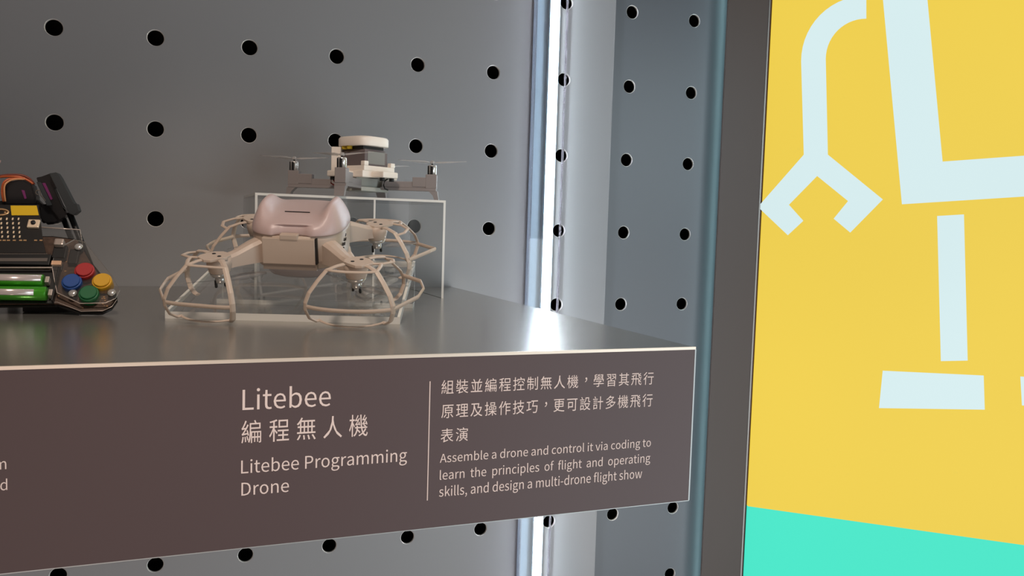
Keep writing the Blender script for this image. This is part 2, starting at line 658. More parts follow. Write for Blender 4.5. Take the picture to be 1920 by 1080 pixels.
AM = [ACR, ACRE]
t_ = 0.0024
slab((rx0, ryf, RZ - t_), (rx1, ryb, RZ), 1).build('top_plate', AM, ris)
slab((rx0, ryf, 0), (rx0 + t_, ryb, RZ - t_), 1).build('side_plate', AM, ris)
slab((rx1 - t_, ryf, 0), (rx1, ryb, RZ - t_), 1).build('side_plate', AM, ris)
xm = hit(702, 450, 1, ryf).x
slab((xm - 0.0014, ryf + 0.0, 0), (xm + 0.0006, ryb, RZ - t_), 1).build('centre_plate', AM, ris)

# ================================================================ SLOPING ACRYLIC STAND (front, carries the guarded drone)
SU = Vector((0.943, -0.332, 0)).normalized()
TILT = math.radians(15.6)
SVH = Vector((-SU.y, SU.x, 0))
FRc = Vector((0.2833, -0.3916, 1.0))
SMt = frame(FRc, SU, SVH, Vector((0, 0, 1)))
stand = thing('acrylic_stand', 'clear acrylic stand with a sloping plate under the drone with propeller guards', 'stand', SMt)
ln, rise = 0.154, 0.043
tt = 0.0055
m = MB()
pts = [(-0.182, 0, 0), (0, 0, 0), (0, ln, rise - tt), (-0.182, ln, rise - tt)]
lo = [m._v(p) for p in pts]
hi_ = [m._v((p[0], p[1], p[2] + tt)) for p in pts]
for q, mi in ((lo[::-1], 0), (hi_, 0)):
    f = m.bm.faces.new(q); f.material_index = mi
for i in range(4):
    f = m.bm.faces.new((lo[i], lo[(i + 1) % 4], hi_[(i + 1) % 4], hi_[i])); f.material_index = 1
m.build('sloping_plate', AM, stand)
sv_ = Vector((0, ln, rise - tt)).normalized()
for x0_, x1_ in ((-0.182, -0.1798), (-0.0022, 0.0)):  # added pale strips imitate the bright refracted edges of the plate
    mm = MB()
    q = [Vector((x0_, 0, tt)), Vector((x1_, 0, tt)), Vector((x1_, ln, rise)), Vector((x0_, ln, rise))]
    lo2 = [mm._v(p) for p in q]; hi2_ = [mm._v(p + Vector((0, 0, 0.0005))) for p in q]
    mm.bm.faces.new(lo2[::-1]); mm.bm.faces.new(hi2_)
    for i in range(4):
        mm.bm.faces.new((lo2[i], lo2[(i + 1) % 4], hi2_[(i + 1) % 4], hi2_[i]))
    mm.build('painted_edge_glint', mat('painted_edge_glint', (240, 238, 230), 0.25), stand)
slab((-0.182, ln - tt, 0), (0, ln, rise - tt - 0.0015), 0).build('rear_leg', AM, stand)
slab((-0.182, ln - 0.022, 0), (0, ln - tt, 0.004), 0).build('foot_plate', AM, stand)

# ================================================================ DRONE WITH PROPELLER GUARDS
SV = (SVH * math.cos(TILT) + Vector((0, 0, 1)) * math.sin(TILT)).normalized()
SN = SU.cross(SV).normalized()
rot = Matrix.Rotation(math.radians(-1.9), 3, SN)
DC = Vector((0.2172, -0.3248, 1.0640))
DM = frame(DC, rot @ SU, rot @ SV, SN)
dr = thing('guarded_drone', 'pinkish white drone with four cage propeller guards on the sloping stand', 'drone', DM)
HH = 0.0526       # half distance between neighbouring motors


def sup(t, p=3.2):
    c, s = math.cos(t), math.sin(t)
    k = (abs(c) ** p + abs(s) ** p) ** (-1 / p)
    return c * k, s * k


NS = 64
HW, HL = 0.0365, 0.0385


def plan(k, z, dw=0.0, shift=0.0):
    return [(sup(2 * PI * i / NS)[0] * (HW * k + dw), sup(2 * PI * i / NS)[1] * (HL * k + dw) + shift, z) for i in range(NS)]


ZL, ZS = -0.0125, 0.0130
MB().loft([plan(0.90, ZL - 0.002), plan(0.955, ZL), plan(0.985, ZL + 0.006), plan(1.0, ZS - 0.003), plan(1.0, ZS)]).build('hull', HULL, dr)
# dome with two long ridges and a scooped front
m = MB()
rings = []
NR = 34
for k in range(NR + 1):
    a = 1 - (k / NR) ** 2
    a = a if k < NR else 0.0
    ring = []
    for i in range(NS):
        t = 2 * PI * i / NS
        cu, cv_ = sup(t)
        rr = 1.012 - 0.03 * (1 - a) if a > 0.9 else 1.0
        u_, v_ = cu * HW * a * 1.015, cv_ * HL * a * 1.015
        base = 0.0138 * (1 - a ** 6) ** 0.5 if a < 1 else 0
        edge = (1 - a ** 5) ** 0.6 if a < 1 else 0
        horn = 0.0112 * math.exp(-((abs(u_) - 0.0282) / 0.0066) ** 2) * math.exp(-((v_ + 0.004) / 0.026) ** 4) * edge
        sag = -0.0035 * math.exp(-((v_ + 0.034) / 0.014) ** 2) * edge
        scoop = -0.0075 * math.exp(-(u_ / 0.0125) ** 6) * max(0, min(1, (-v_ - 0.026) / 0.008)) * edge
        hz = base + horn + sag
        inn = 0.0042 * math.exp(-(u_ / 0.0128) ** 8) * max(0, min(1, (0.0082 - hz) / 0.0012)) if v_ < -0.02 else 0
        ring.append(m._v((u_, v_ + inn, ZS + 0.0004 + hz)))
    rings.append(ring)
for A, B in zip(rings, rings[1:]):
    for i in range(NS):
        if B is rings[-1]:
            continue
        f = m.bm.faces.new((A[i], A[(i + 1) % NS], B[(i + 1) % NS], B[i])); f.smooth = True
f = m.bm.faces.new(rings[-2]); f.smooth = True
for v in rings[-1]:
    m.bm.verts.remove(v)
f = m.bm.faces.new(rings[0][::-1])
dome = m.build('dome', DOME, dr)
dome['label'] = 'translucent pinkish white dome with two raised ridges'
MB().box((-0.010, -0.0155, ZS + 0.0128), (0.010, -0.0147, ZS + 0.0142)).build('slot', GAP, dr)
# battery door on the front of the hull
yf = -HL * 1.0
door = MB().box((-0.0225, yf - 0.0022, ZL + 0.0035), (0.0185, yf + 0.004, ZS - 0.0010), 0.0006).box((-0.0085, yf - 0.0028, ZS - 0.002), (0.0055, yf + 0.004, ZS + 0.0022), 0.0007).build('battery_door', HULL, dr)
MB().box((0.0188, yf - 0.0016, ZL + 0.004), (0.0201, yf + 0.004, ZS - 0.0008)).build('door_gap', GAP, dr)
MB().box((-0.0225, yf - 0.0012, ZL - 0.0012), (0.0195, yf + 0.004, ZL + 0.0035)).build('door_groove', GROOVE, dr)
m = MB()
for (vy, vz) in ((-0.017, 0.0020), (-0.017, -0.0015), (-0.012, 0.0045), (-0.012, 0.0010), (-0.007, 0.0070), (-0.007, 0.0035), (-0.010, -0.0075)):
    m.box((HW * 0.975, vy - 0.0013, vz - 0.0005), (HW + 0.0003, vy + 0.0013, vz + 0.0005), M=Matrix.Translation((0, vy, vz)) @ Matrix.Rotation(0.6, 4, 'X') @ Matrix.Translation((0, -vy, -vz)))
m.build('side_vents', GAP, dr)
MB().loft([plan(0.55, ZL - 0.014), plan(0.70, ZL - 0.011), plan(0.80, ZL - 0.005), plan(0.86, ZL - 0.0015)]).build('belly_cover', BELLY, dr)

RIBPROF = [(0.0115, -0.0004), (0.018, -0.0006), (0.0265, -0.002), (0.0345, -0.0085), (0.0425, -0.0165), (0.0460, -0.0235), (0.0462, -0.0290), (0.0430, -0.0365), (0.0375, -0.0402), (0.0335, -0.0405)]
GW = 0.0042


def pol(r, ph, z):
    return Vector((r * math.cos(ph), r * math.sin(ph), z))


def arc(r0, p0, p1, z0, bulge, zb=0.0, n=10):
    out = []
    for i in range(n + 1):
        t = i / n
        ph = p0 + (p1 - p0) * t
        k = math.sin(PI * t)
        out.append(pol(r0 + bulge * k, ph, z0 + zb * k))
    return out


for qi, (sx, sy) in enumerate(((-1, -1), (1, -1), (1, 1), (-1, 1))):
    hub = Vector((sx * HH, sy * HH, 0))
    th = math.atan2(sy, sx)
    Mh = Matrix.Translation(hub) @ Matrix.Rotation(th, 4, 'Z')      # local +x points outwards
    # arm
    m = MB()
    A0 = Vector((sx * 0.027, sy * 0.029, 0)); A1 = hub * 0.93
    dv = (A1 - A0).normalized(); sd = Vector((-dv.y, dv.x, 0))
    rings = []
    for t, hw, zt, zb in ((0.0, 0.0072, 0.0095, -0.0095), (0.3, 0.0066, 0.0070, -0.0095), (0.75, 0.0052, 0.0018, -0.0098), (1.0, 0.0048, 0.0002, -0.0105)):
        c = A0.lerp(A1, t)
        rings.append([c + sd * (a * hw) + Vector((0, 0, z)) for a, z in ((-1, zb), (-1.0, zt - 0.003), (-0.62, zt - 0.0007), (0, zt), (0.62, zt - 0.0007), (1.0, zt - 0.003), (1, zb))])
    m.loft(rings, smooth=False)
    m.build('arm', ARM, dr)
    # motor pod with metal ring and shaft screws
    pod = MB().lathe([(0.0092, -0.0008), (0.0094, -0.006), (0.0080, -0.0125), (0.0076, -0.0130)], 28, Mh).build('motor_pod', ARM, dr)
    MB().lathe([(0.0074, -0.0130), (0.0076, -0.0136), (0.0068, -0.0160), (0.004, -0.0170)], 28, Mh).build('motor_ring', STEEL, pod)
    # propeller: centre and two clear folding blades
    pa = (math.radians(30), math.radians(-38), math.radians(15), math.radians(60))[qi]
    pr_ = MB().lathe([(0.0034, -0.0170), (0.0040, -0.0185), (0.0040, -0.0215), (0.0025, -0.0222)], 16, Mh).build('propeller', STEEL, dr)
    for s in (0, 1):
        Mb = Matrix.Translation(hub) @ Matrix.Rotation(pa + s * PI, 4, 'Z')
        m = MB()
        ring = []
        for r, w, tw, tz in ((0.003, 0.0030, 0.2, 0), (0.009, 0.0060, 0.45, 0.0003), (0.018, 0.0085, 0.35, 0.0006), (0.028, 0.0070, 0.25, 0.0010), (0.0355, 0.0035, 0.15, 0.0012)):
            q = []
            for a, b in ((-0.5, 0), (0, 0.1), (0.5, 0), (0, -0.02)):
                q.append(Mb @ Vector((r, a * w * math.cos(tw), -0.0198 + tz + a * w * math.sin(tw) + b * 0.004)))
            ring.append(q)
        m.loft(ring)
        m.build('blade', PROP, pr_)
        MB().lathe([(0.0011, -0.0195), (0.0011, -0.0250), (0.0007, -0.0256)], 10, Mb @ T(0.0036, 0.0004)).build('blade_screw', BLACKP, pr_)
    # cage guard
    G = MB()
    out = [(-0.0085, 0.0), (-0.007, 0.006), (-0.002, 0.0095), (0.004, 0.0095), (0.011, 0.0085), (0.0145, 0.005), (0.0145, -0.005), (0.011, -0.0085), (0.004, -0.0095), (-0.002, -0.0095), (-0.007, -0.006)]
    G.prism(out[::-1], -0.0012, 0.0008, bev=0.0004)
    # angle list: (rib of the lateral bay, outward rib, rib of the frontal bay)
    lat = (-1, 1, -1, 1)[qi]
    pt = (0.0, 1.0, 1.0, 0.0)[qi]    # the two right-hand guards are splayed into a point         # which side of the outward rib the lateral (pointed) bay lies on
    if qi == 0:
        angs = {-1: -1.45, 0: 0.06, 1: 1.27}
    else:
        angs = {-1: -PI / 2, 0: 0.0, 1: PI / 2}
    up = Vector((0, 0, 1))
    for k, ph in angs.items():
        tang = Vector((-math.sin(ph), math.cos(ph), 0))
        G.strap([pol(r, ph, z) for r, z in RIBPROF], tang, [0.0050, 0.0042] + [GW] * 7 + [0.0046], 0.0019)
    a0 = angs[0]
    # frontal bay: nearly straight bars
    f1 = angs[-lat]
    G.strap(arc(0.0262, a0, f1, -0.0018, -0.0040), up, 0.0018, 0.0030)
    G.strap(arc(0.0462, a0, f1, -0.0262, -0.0065), up, 0.0030, 0.0019)
    G.strap(arc(0.0345, a0, f1, -0.0402, 0.0015), up, 0.0014, 0.0024)
    # lateral bay: pointed bar and a slotted loop on top
    f1 = angs[lat]
    G.strap([pol(0.0462, a0, -0.0262), pol(0.0440 + 0.006 * pt, a0 + (f1 - a0) * 0.36, -0.0250 + 0.0015 * pt), pol(0.0430 + 0.009 * pt, a0 + (f1 - a0) * 0.5, -0.0240 + 0.0035 * pt), pol(0.0440 + 0.006 * pt, a0 + (f1 - a0) * 0.66, -0.0230 + 0.004 * pt), pol(0.0455, f1, -0.0215)], up, 0.0032, 0.0019)
    G.strap([pol(0.0125, a0 + (f1 - a0) * 0.22, -0.0002), pol(0.0215, a0 + (f1 - a0) * 0.42, -0.0006), pol(0.0285, a0 + (f1 - a0) * 0.62, -0.0015), pol(0.0300, a0 + (f1 - a0) * 0.82, -0.0025), pol(0.0285, f1, -0.0035)], up, 0.0018, 0.0030)
    G.strap([pol(0.0262, a0, -0.0018), pol(0.0225, a0 + (f1 - a0) * 0.2, -0.0008), pol(0.0205, a0 + (f1 - a0) * 0.36, -0.0006)], up, 0.0018, 0.0030)
    G.bm.transform(Mh)
    g = G.build('propeller_guard', GUARD, dr)
    S_ = MB()
    for b in (-0.0042, 0.0042):
        S_.lathe([(0.0015, 0.0006), (0.0015, 0.0010)], 14, Mh @ T(0.0015, b))
    S_.build('screw_hole', GAP, g)

# ================================================================ SMALL BRICK-STYLE DRONE ON THE RISER
BC = Vector((0.3163, -0.0950, 1.0 + RZ))
BC = CAM + RX * ((677 - 960) / F * 0.955) + RF * 0.955
BC.z = 1.0 + RZ
BM = frame(BC, Vector((0.9281, -0.3719, 0)).normalized(), Vector((0.3719, 0.9281, 0)).normalized(), Vector((0, 0, 1)))
bd = thing('small_brick_drone', 'small uncaged drone with grey arms and white cap on the tall riser', 'drone', BM)
PXM = 0.955 / F
RB = 0.0775


def armset(dirx, diry, name):
    ang = math.atan2(diry, dirx)
    Ma = Matrix.Rotation(ang, 4, 'Z')
    # beam from the middle to the motor block, with a raised pocket and a foot
    a = MB()
    a.box((0.020, -0.0062, 0.0105), (RB + 0.004, 0.0062, 0.0135), 0.0003, M=Ma)
    a.box((0.022, -0.0050, 0.0135), (RB - 0.004, 0.0050, 0.0205), 0.0004, M=Ma)
    a.box((RB - 0.022, -0.0056, 0.0150), (RB - 0.004, 0.0056, 0.0255), 0.0004, M=Ma)
    arm = a.build('arm', GREYA, bd)
    MB().box((RB - 0.0075, -0.0058, 0.0135), (RB + 0.0045, 0.0058, 0.0290), 0.0005, M=Ma).build('motor_mount', GREYA, arm)
    l = MB()
    l.loft([[Ma @ Vector(p) for p in r] for r in (
        [(RB - 0.004, -0.0058, 0.0106), (RB + 0.0055, -0.0058, 0.0106), (RB + 0.0055, 0.0058, 0.0106), (RB - 0.004, 0.0058, 0.0106)],
        [(RB + 0.0005, -0.0054, 0.006), (RB + 0.006, -0.0054, 0.006), (RB + 0.006, 0.0054, 0.006), (RB + 0.0005, 0.0054, 0.006)],
        [(RB + 0.003, -0.005, 0.0), (RB + 0.0075, -0.005, 0.0), (RB + 0.0075, 0.005, 0.0), (RB + 0.003, 0.005, 0.0)])], smooth=False)
    l.build('leg', GREYA, bd)
    mo = MB().lathe([(0.0050, 0.028), (0.0050, 0.0385), (0.0042, 0.0395)], 20, Ma @ T(RB - 0.001, 0)).build('motor', STEEL, bd)
    Mi = Ma @ T(RB - 0.001, 0) @ Ma.inverted().to_3x3().to_4x4()
    mb2 = MB()
    for g0, g1 in ((195, 235), (252, 285), (20, 60)):  # black bars imitate dark reflections on the metal can
        q = [(0.00515 * math.cos(math.radians(g)), 0.00515 * math.sin(math.radians(g))) for g in [g0 + (g1 - g0) * k / 6 for k in range(7)]]
        q += [(0.0046 * math.cos(math.radians(g)), 0.0046 * math.sin(math.radians(g))) for g in [g1 - (g1 - g0) * k / 6 for k in range(7)]]
        mb2.prism(q, 0.0290, 0.0383, M=Mi)
    mb2.lathe([(0.001, 0.0395), (0.001, 0.0440)], 8, Ma @ T(RB - 0.001, 0))
    mb2.build('shaft_and_reflection', BLACKP, mo)
    return Ma


for i, (dx, dy) in enumerate(((-1, 0.0), (-0.11, -1), (1, 0.0), (0.11, 1))):
    Ma = armset(dx, dy, '')
    pa = (math.radians(2), math.radians(-25), math.radians(-1), math.radians(35))[i]
    hubp = Ma @ Vector((RB - 0.001, 0, 0.0425))
    pr2 = MB().lathe([(0.0022, 0.0), (0.0026, 0.0010), (0.0022, 0.0030), (0.0012, 0.0035)], 12, Matrix.Translation(hubp - Vector((0, 0, 0.0015)))).build('propeller', PROPW, bd)
    for s in (0, 1):
        Mb = Matrix.Translation(hubp) @ Matrix.Rotation(pa + s * PI, 4, 'Z')
        ring = []
        for r, w, tw, tz in ((0.0018, 0.0025, 0.3, 0), (0.008, 0.0062, 0.5, 0.0002), (0.018, 0.0062, 0.38, 0.0008), (0.030, 0.0045, 0.22, 0.0014), (0.038, 0.0016, 0.1, 0.0018)):
            ring.append([Mb @ Vector((r, a * w * math.cos(tw), tz + a * w * math.sin(tw) + b * 0.004)) for a, b in ((-0.5, 0), (0, 0.12), (0.5, 0), (0, -0.05))])
        MB().loft(ring).build('blade', PROPW, pr2)
R45 = Matrix.Rotation(math.radians(-38), 4, 'Z')
# lower frame, white deck with four lugs, battery, cap
MB().box((-0.020, -0.020, 0.0080), (0.020, 0.020, 0.0125), 0.0006, M=R45).box((-0.014, -0.022, 0.0125), (0.014, 0.022, 0.024), 0.0006, M=R45).build('lower_frame', mat('pale_grey_plastic', (178, 178, 170), 0.4), bd)
dk = MB()
dk.box((-0.026, -0.024, 0.0225), (0.026, 0.024, 0.0300), 0.0012, M=R45)
dk.box((-0.044, -0.011, 0.0225), (0.044, 0.011, 0.0290), 0.0014, M=R45)
dk.box((-0.011, -0.042, 0.0225), (0.011, 0.042, 0.0290), 0.0014, M=R45)
dk.box((-0.0265, -0.0225, 0.0295), (0.0265, 0.0225, 0.0352), 0.001, M=R45)
for cx_, cy_ in ((0.024, 0.0195), (0.024, -0.0195), (-0.024, -0.0195)):
    dk.box((cx_ - 0.003, cy_ - 0.003, 0.0350), (cx_ + 0.003, cy_ + 0.003, 0.0400), 0.0008, M=R45)
dk.box((-0.034, -0.008, 0.0225), (-0.0235, 0.006, 0.0560), 0.001)
deck = dk.build('white_deck', WHITEP, bd)
for x, y in ((0.037, -0.006), (0.039, 0.006), (-0.007, -0.037), (0.007, -0.037)):
    MB().lathe([(0.0028, 0.0190), (0.0028, 0.0228)], 12, R45 @ T(x, y)).build('rubber_stud', BLACKP, deck)
bt = MB()
bt.loft([[R45 @ Vector(p) for p in r] for r in (
    [(-0.0205, -0.0165, 0.0352), (0.0205, -0.0165, 0.0352), (0.0205, 0.0165, 0.0352), (-0.0205, 0.0165, 0.0352)],
    [(-0.0205, -0.0165, 0.0505), (0.0205, -0.0165, 0.0505), (0.0205, 0.0165, 0.0505), (-0.0205, 0.0165, 0.0505)],
    [(-0.0185, -0.0145, 0.0535), (0.0185, -0.0145, 0.0535), (0.0185, 0.0145, 0.0535), (-0.0185, 0.0145, 0.0535)])], smooth=False)
bat = bt.build('battery', GREYB, bd)
MB().box((0.0206, -0.0125, 0.0375), (0.0210, 0.0125, 0.0510), M=R45).build('battery_label', mat('label_grey', (140, 140, 136), 0.3), bat)
MB().box((-0.016, -0.0150, 0.0535), (0.016, 0.0150, 0.0570), M=R45).build('cap_spacer', BLACKP, bd)
yb_ = MB()
for x, y in ((-0.012, -0.0170), (-0.003, -0.0175), (-0.0172, 0.002)):
    yb_.lathe([(0.0030, 0.0535), (0.0032, 0.0572)], 14, R45 @ T(x, y))
yb_.build('yellow_pin', YEL, bd)
cp = []
for k, z in ((1.0, 0.0570), (1.02, 0.0578), (1.02, 0.0650), (0.97, 0.0668), (0.90, 0.0673)):
    cp.append([R45 @ Vector((sup(2 * PI * i / 48, 3.4)[0] * 0.0250 * k, sup(2 * PI * i / 48, 3.4)[1] * 0.0215 * k, z)) for i in range(48)])
MB().loft(cp).build('round_cap', WHITEP, bd)
MB().tube([(-0.026, -0.018, 0.024), (-0.031, -0.020, 0.020), (-0.031, -0.021, 0.0155), (-0.026, -0.019, 0.0125)], 0.0008).tube([(-0.024, -0.020, 0.024), (-0.028, -0.023, 0.019), (-0.024, -0.022, 0.0135)], 0.0008).build('red_wire', REDW, bd)
MB().tube([(0.030, -0.012, 0.0225), (0.0265, -0.016, 0.020), (0.0255, -0.017, 0.015), (0.027, -0.016, 0.0115), (0.030, -0.014, 0.010)], 0.0008).build('black_wire', BLACKP, bd)

# ================================================================ GAME-PAD CONTROLLER KIT (left)
CT = math.radians(52)
KO = hit(172, 590, 2, 1.0006)
KU = Vector((0.985, -0.17, 0)).normalized()
KH = Vector((-KU.y, KU.x, 0))
KV = KH * math.cos(CT) + Vector((0, 0, 1)) * math.sin(CT)
KN = KU.cross(KV).normalized()
KM = frame(KO, KU, KV, KN)
kit = thing('game_pad_kit', 'black circuit board game pad with green batteries and four coloured buttons, propped up', 'controller', KM)


def kp(x, y, h=0.0):
    q = hitp(x, y, KO + KN * h, KN) - KO
    return (q.dot(KU), q.dot(KV))


def kpoly(px, h):
    return [kp(x, y, h) for x, y in px]


BLK = mat('gloss_black', (12, 12, 13), 0.18)
PCB = mat('circuit_board', (78, 60, 49), 0.35, noise=0.8, nscale=420)
GOLD = mat('gold_pads', (235, 190, 140), 0.25, 0.6)
CHR = mat('pale_edge', (215, 200, 190), 0.25, 0.4)
H0, H1, H2, H3 = 0.0, 0.0022, 0.0070, 0.0082
outl = [(-60, 577), (0, 577), (108, 576), (152, 590), (193, 590), (210, 582), (221, 566), (219, 552), (175, 497), (148, 452), (100, 446), (-60, 446)]
MB().prism(kpoly(outl, H0)[::-1], H0, H1, mi=0, side=1).build('base_plate', [BLK, BLK], kit)
MB().prism(kpoly([(-60, 572), (0, 572), (108, 571), (152, 584), (191, 584), (207, 576), (216, 563), (212, 552), (172, 497), (146, 452), (100, 446), (-60, 446)], H1)[::-1], H1, H1 + 0.0012).build('circuit_board', PCB, kit)
# clear cover plate over the right grip, with a pale colour for its edge light
cover = [(98, 503), (107, 549), (150, 570), (198, 569), (217, 560), (225, 545), (212, 520), (186, 488), (160, 455), (140, 450), (103, 470)]
MB().prism(kpoly(cover, H2)[::-1], H2, H3, mi=0, side=1).build('clear_cover', [clear('cover_clear', (0.95, 0.93, 0.91), 0.03), ACRE], kit)
ed = [(-60, 568), (0, 568), (108, 567), (152, 584), (193, 583), (210, 575), (219, 562)]
MB().tube([(*kp(x, y, H1 + 0.0012), H1 + 0.0014) for x, y in ed], 0.00028, 6).build('bright_edge', CHR, kit)
ed = [(-60, 502), (98, 502), (101, 520), (107, 549), (150, 569), (198, 568), (216, 560)]
MB().tube([(*kp(x, y, H3), H3) for x, y in ed], [0.0007, 0.0007, 0.0004, 0.0004, 0.0004, 0.0004, 0.0003], 6).build('cover_edge', CHR, kit)
# buttons
BH = 0.0125
for (x, y), nm, c in (((157, 504), 'red', (176, 42, 44)), ((133, 525), 'blue', (34, 78, 150)), ((190, 524), 'yellow', (224, 170, 32)), ((165, 547), 'green', (20, 104, 60))):
    px_, py_ = kp(x, y, BH)
    b = MB().lathe([(0.0074, H1), (0.0074, BH - 0.0022), (0.0071, BH - 0.0016), (0.0067, BH - 0.0016)], 28, T(px_, py_)).build('button_base', mat('button_' + nm, c, 0.4), kit)
    b['label'] = nm + ' round push button'
    MB().lathe([(0.0062, BH - 0.0016), (0.0062, BH - 0.0004), (0.0057, BH)], 28, T(px_, py_)).build('button_cap', MATS['button_' + nm], b)
# screws
for x, y in ((147, 462), (136, 549), (209, 548)):
    px_, py_ = kp(x, y, H3 + 0.001)
    s = MB().lathe([(0.0030, H3), (0.0033, H3 + 0.0008), (0.0022, H3 + 0.0018), (0.0008, H3 + 0.0019)], 18, T(px_, py_)).build('screw', STEEL, kit)
    MB().lathe([(0.0030, H1), (0.0030, H3 - 0.0001)], 12, T(px_, py_)).build('spacer', BLACKP, s)
# knob, slide switch, sensor
c0, c1 = kp(104, 450, 0.010), kp(119, 462, 0.010)
kb = MB().box((c0[0], c1[1], 0.005), (c1[0], c0[1], 0.0125), 0.0012).build('metal_knob', mat('knob_metal', (190, 176, 166), 0.3, 0.5), kit)
c0, c1 = kp(103, 463, 0.006), kp(123, 486, 0.006)
MB().box((c0[0], c1[1], H1), (c1[0], c0[1], 0.0085), 0.0006).build('knob_base', BLACKP, kb)
c0, c1 = kp(98, 491, 0.006), kp(115, 499, 0.006)
sw = MB().box((c0[0], c1[1], 0.005), (c1[0], c0[1], 0.0080), 0.0005).build('slide_switch', mat('pale_orange', (238, 196, 160), 0.3), kit)
c0, c1 = kp(98, 495, 0.004), kp(116, 508, 0.004)
MB().box((c0[0], c1[1], H1), (c1[0], c0[1], 0.0050), 0.0004).build('switch_body', BLACKP, sw)
c0, c1 = kp(133, 470, 0.005), kp(145, 497, 0.005)
MB().box((c0[0], c1[1], H1), (c1[0], c0[1], 0.0075), 0.0006).build('capacitor', BLACKP, kit)
# small solder marks across the board
m = MB()
import random
random.seed(4)
for i in range(60):
    x, y = random.uniform(92, 205), random.uniform(472, 580)
    if y > 460 + (x - 90) * 0.2 and x - 100 < (y - 440) * 1.0 and not (x < 140 and y > 566) and not (x > 200 and y < 545):
        p = kp(x, y, H1)
        w = random.uniform(0.0003, 0.0008)
        m.box((p[0] - w, p[1] - w * 0.7, H1 + 0.0011), (p[0] + w, p[1] + w * 0.7, H1 + 0.0016))
o = m.build('solder_marks', GOLD, kit)
o['kind'] = 'stuff'
# battery holder and two cells
c0, c1 = kp(-60, 503, 0.004), kp(101, 569, 0.004)
MB().box((c0[0], c1[1], H1), (c1[0], c0[1], 0.0042), 0.0006).box((c1[0] - 0.0012, c1[1], 0.0042), (c1[0], c0[1], 0.0088), 0.0003).build('battery_holder', BLACKP, kit)


def cellmat():
    m = mat('cell_green', (72, 168, 40), 0.2, 0.3, coat=0.6)
    return m


SILV = mat('cell_silver', (222, 208, 205), 0.2, 0.35)
for xe, y0, y1, flip in ((81, 513, 535, 0), (87, 536, 560, 1)):
    hc = 0.0085
    ca, cb = kp(-60, (y0 + y1) / 2, hc + 0.002), kp(xe, (y0 + y1) / 2, hc + 0.002)
    rr = abs(kp(0, y0, hc)[1] - kp(0, y1, hc)[1]) / 2 * 0.93
    Mc = Matrix.Translation((cb[0], cb[1], hc)) @ Matrix.Rotation(-PI / 2, 4, 'Y')
    L_ = cb[0] - ca[0]
    cell = MB().lathe([(rr * 0.85, 0.0), (rr, 0.0006), (rr, L_), (rr * 0.9, L_ + 0.0004)], 28, Mc).build('battery_cell', cellmat(), kit)
    # silver band of the wrapper running along the upper side
    bnd = MB()
    a0, a1 = (-38, 38) if not flip else (-48, 4)
    rings = []
    for zz in ((0.0008) if not flip else 0.0080, L_):
        q = [(rr * 1.012 * math.cos(math.radians(a)), rr * 1.012 * math.sin(math.radians(a)), zz) for a in [a0 + (a1 - a0) * i / 8 for i in range(9)]]
        q += [(rr * 0.98 * math.cos(math.radians(a)), rr * 0.98 * math.sin(math.radians(a)), zz) for a in [a1 - (a1 - a0) * i / 8 for i in range(9)]]
        rings.append([Mc @ Vector(p) for p in q])
    bnd.loft(rings, smooth=True).build('wrapper_band', SILV, cell)
    c0, c1 = kp(xe + 5, (y0 + y1) / 2 - 5, 0.009), kp(xe + 10, (y0 + y1) / 2 + 6, 0.009)
    MB().box((c0[0], c1[1], 0.0042), (c1[0], c0[1], 0.0098), 0.0003).build('contact_spring', CHR, kit)
# edge connector with pins
c0, c1 = kp(-60, 474, 0.008), kp(92, 497, 0.008)
ec = MB().box((c0[0], c1[1], H1), (c1[0], c0[1], 0.0085), 0.0005).build('edge_connector', BLACKP, kit)
m = MB()
pin = mat('pin_grey', (134, 126, 120), 0.3, 0.6)
for i in range(54):
    x = -40 + i * 2.4
    for ya, yb2 in ((475, 477), (484, 490)):
        p, q = kp(x, ya, 0.0086), kp(x + 0.9, yb2, 0.0086)
        m.box((p[0], q[1], 0.0082), (q[0], p[1], 0.0088))
o = m.build('connector_pins', pin, ec)
o['kind'] = 'stuff'
# micro controller board standing in the connector
HB = 0.0075
p = kpoly([(-60, 474), (86, 474), (80, 450), (72, 384), (-60, 384)], HB)
mbd = MB().prism(p[::-1], HB - 0.0016, HB).build('pocket_computer_board', mat('matte_black_board', (26, 24, 23), 0.4, noise=0.3, nscale=200), kit)
p = kpoly([(20, 386), (69, 386), (73, 404), (22, 404)], HB)
lab = MB().prism(p[::-1], HB, HB + 0.0004).build('yellow_label', mat('label_yellow', (222, 182, 24), 0.45), mbd)
m = MB()
q = [kp(0 + 16 * math.cos(t), 398.5 + 5.5 * math.sin(t), HB) for t in [2 * PI * i / 28 for i in range(29)]]
m.tube([(a, b, HB + 0.0005) for a, b in q], 0.0008, 6)
for x in (-3, 10):
    a, b = kp(x, 399, HB)
    m.lathe([(0.0008, HB), (0.0008, HB + 0.0008)], 10, T(a, b))
m.build('gold_emblem', GOLD, mbd)
m = MB()
for r in range(5):
    for c in range(6):
        a, b = kp(-20 + c * 11 + r * 0.6, 411 + r * 8.3, HB)
        m.box((a - 0.0005, b - 0.0011, HB), (a + 0.0005, b + 0.0011, HB + 0.0006))
m.build('display_dots', mat('led_dot', (240, 214, 180), 0.3), mbd)
m = MB()
for x in (-12, 0, 8, 16, 27, 39, 47, 67, 77):
    a, b = kp(x, 451, HB)
    m.box((a - 0.0011, b - 0.0006, HB), (a + 0.0011, b + 0.0006, HB + 0.0004))
m.build('gold_contacts', GOLD, mbd)
c0, c1 = kp(55, 414, HB), kp(73, 429, HB)
sb = MB().box((c0[0], c1[1], HB), (c1[0], c0[1], HB + 0.0022), 0.0006).build('push_switch', mat('cream_metal', (244, 220, 190), 0.3, 0.2), mbd)
a, b = kp(64, 421, HB)
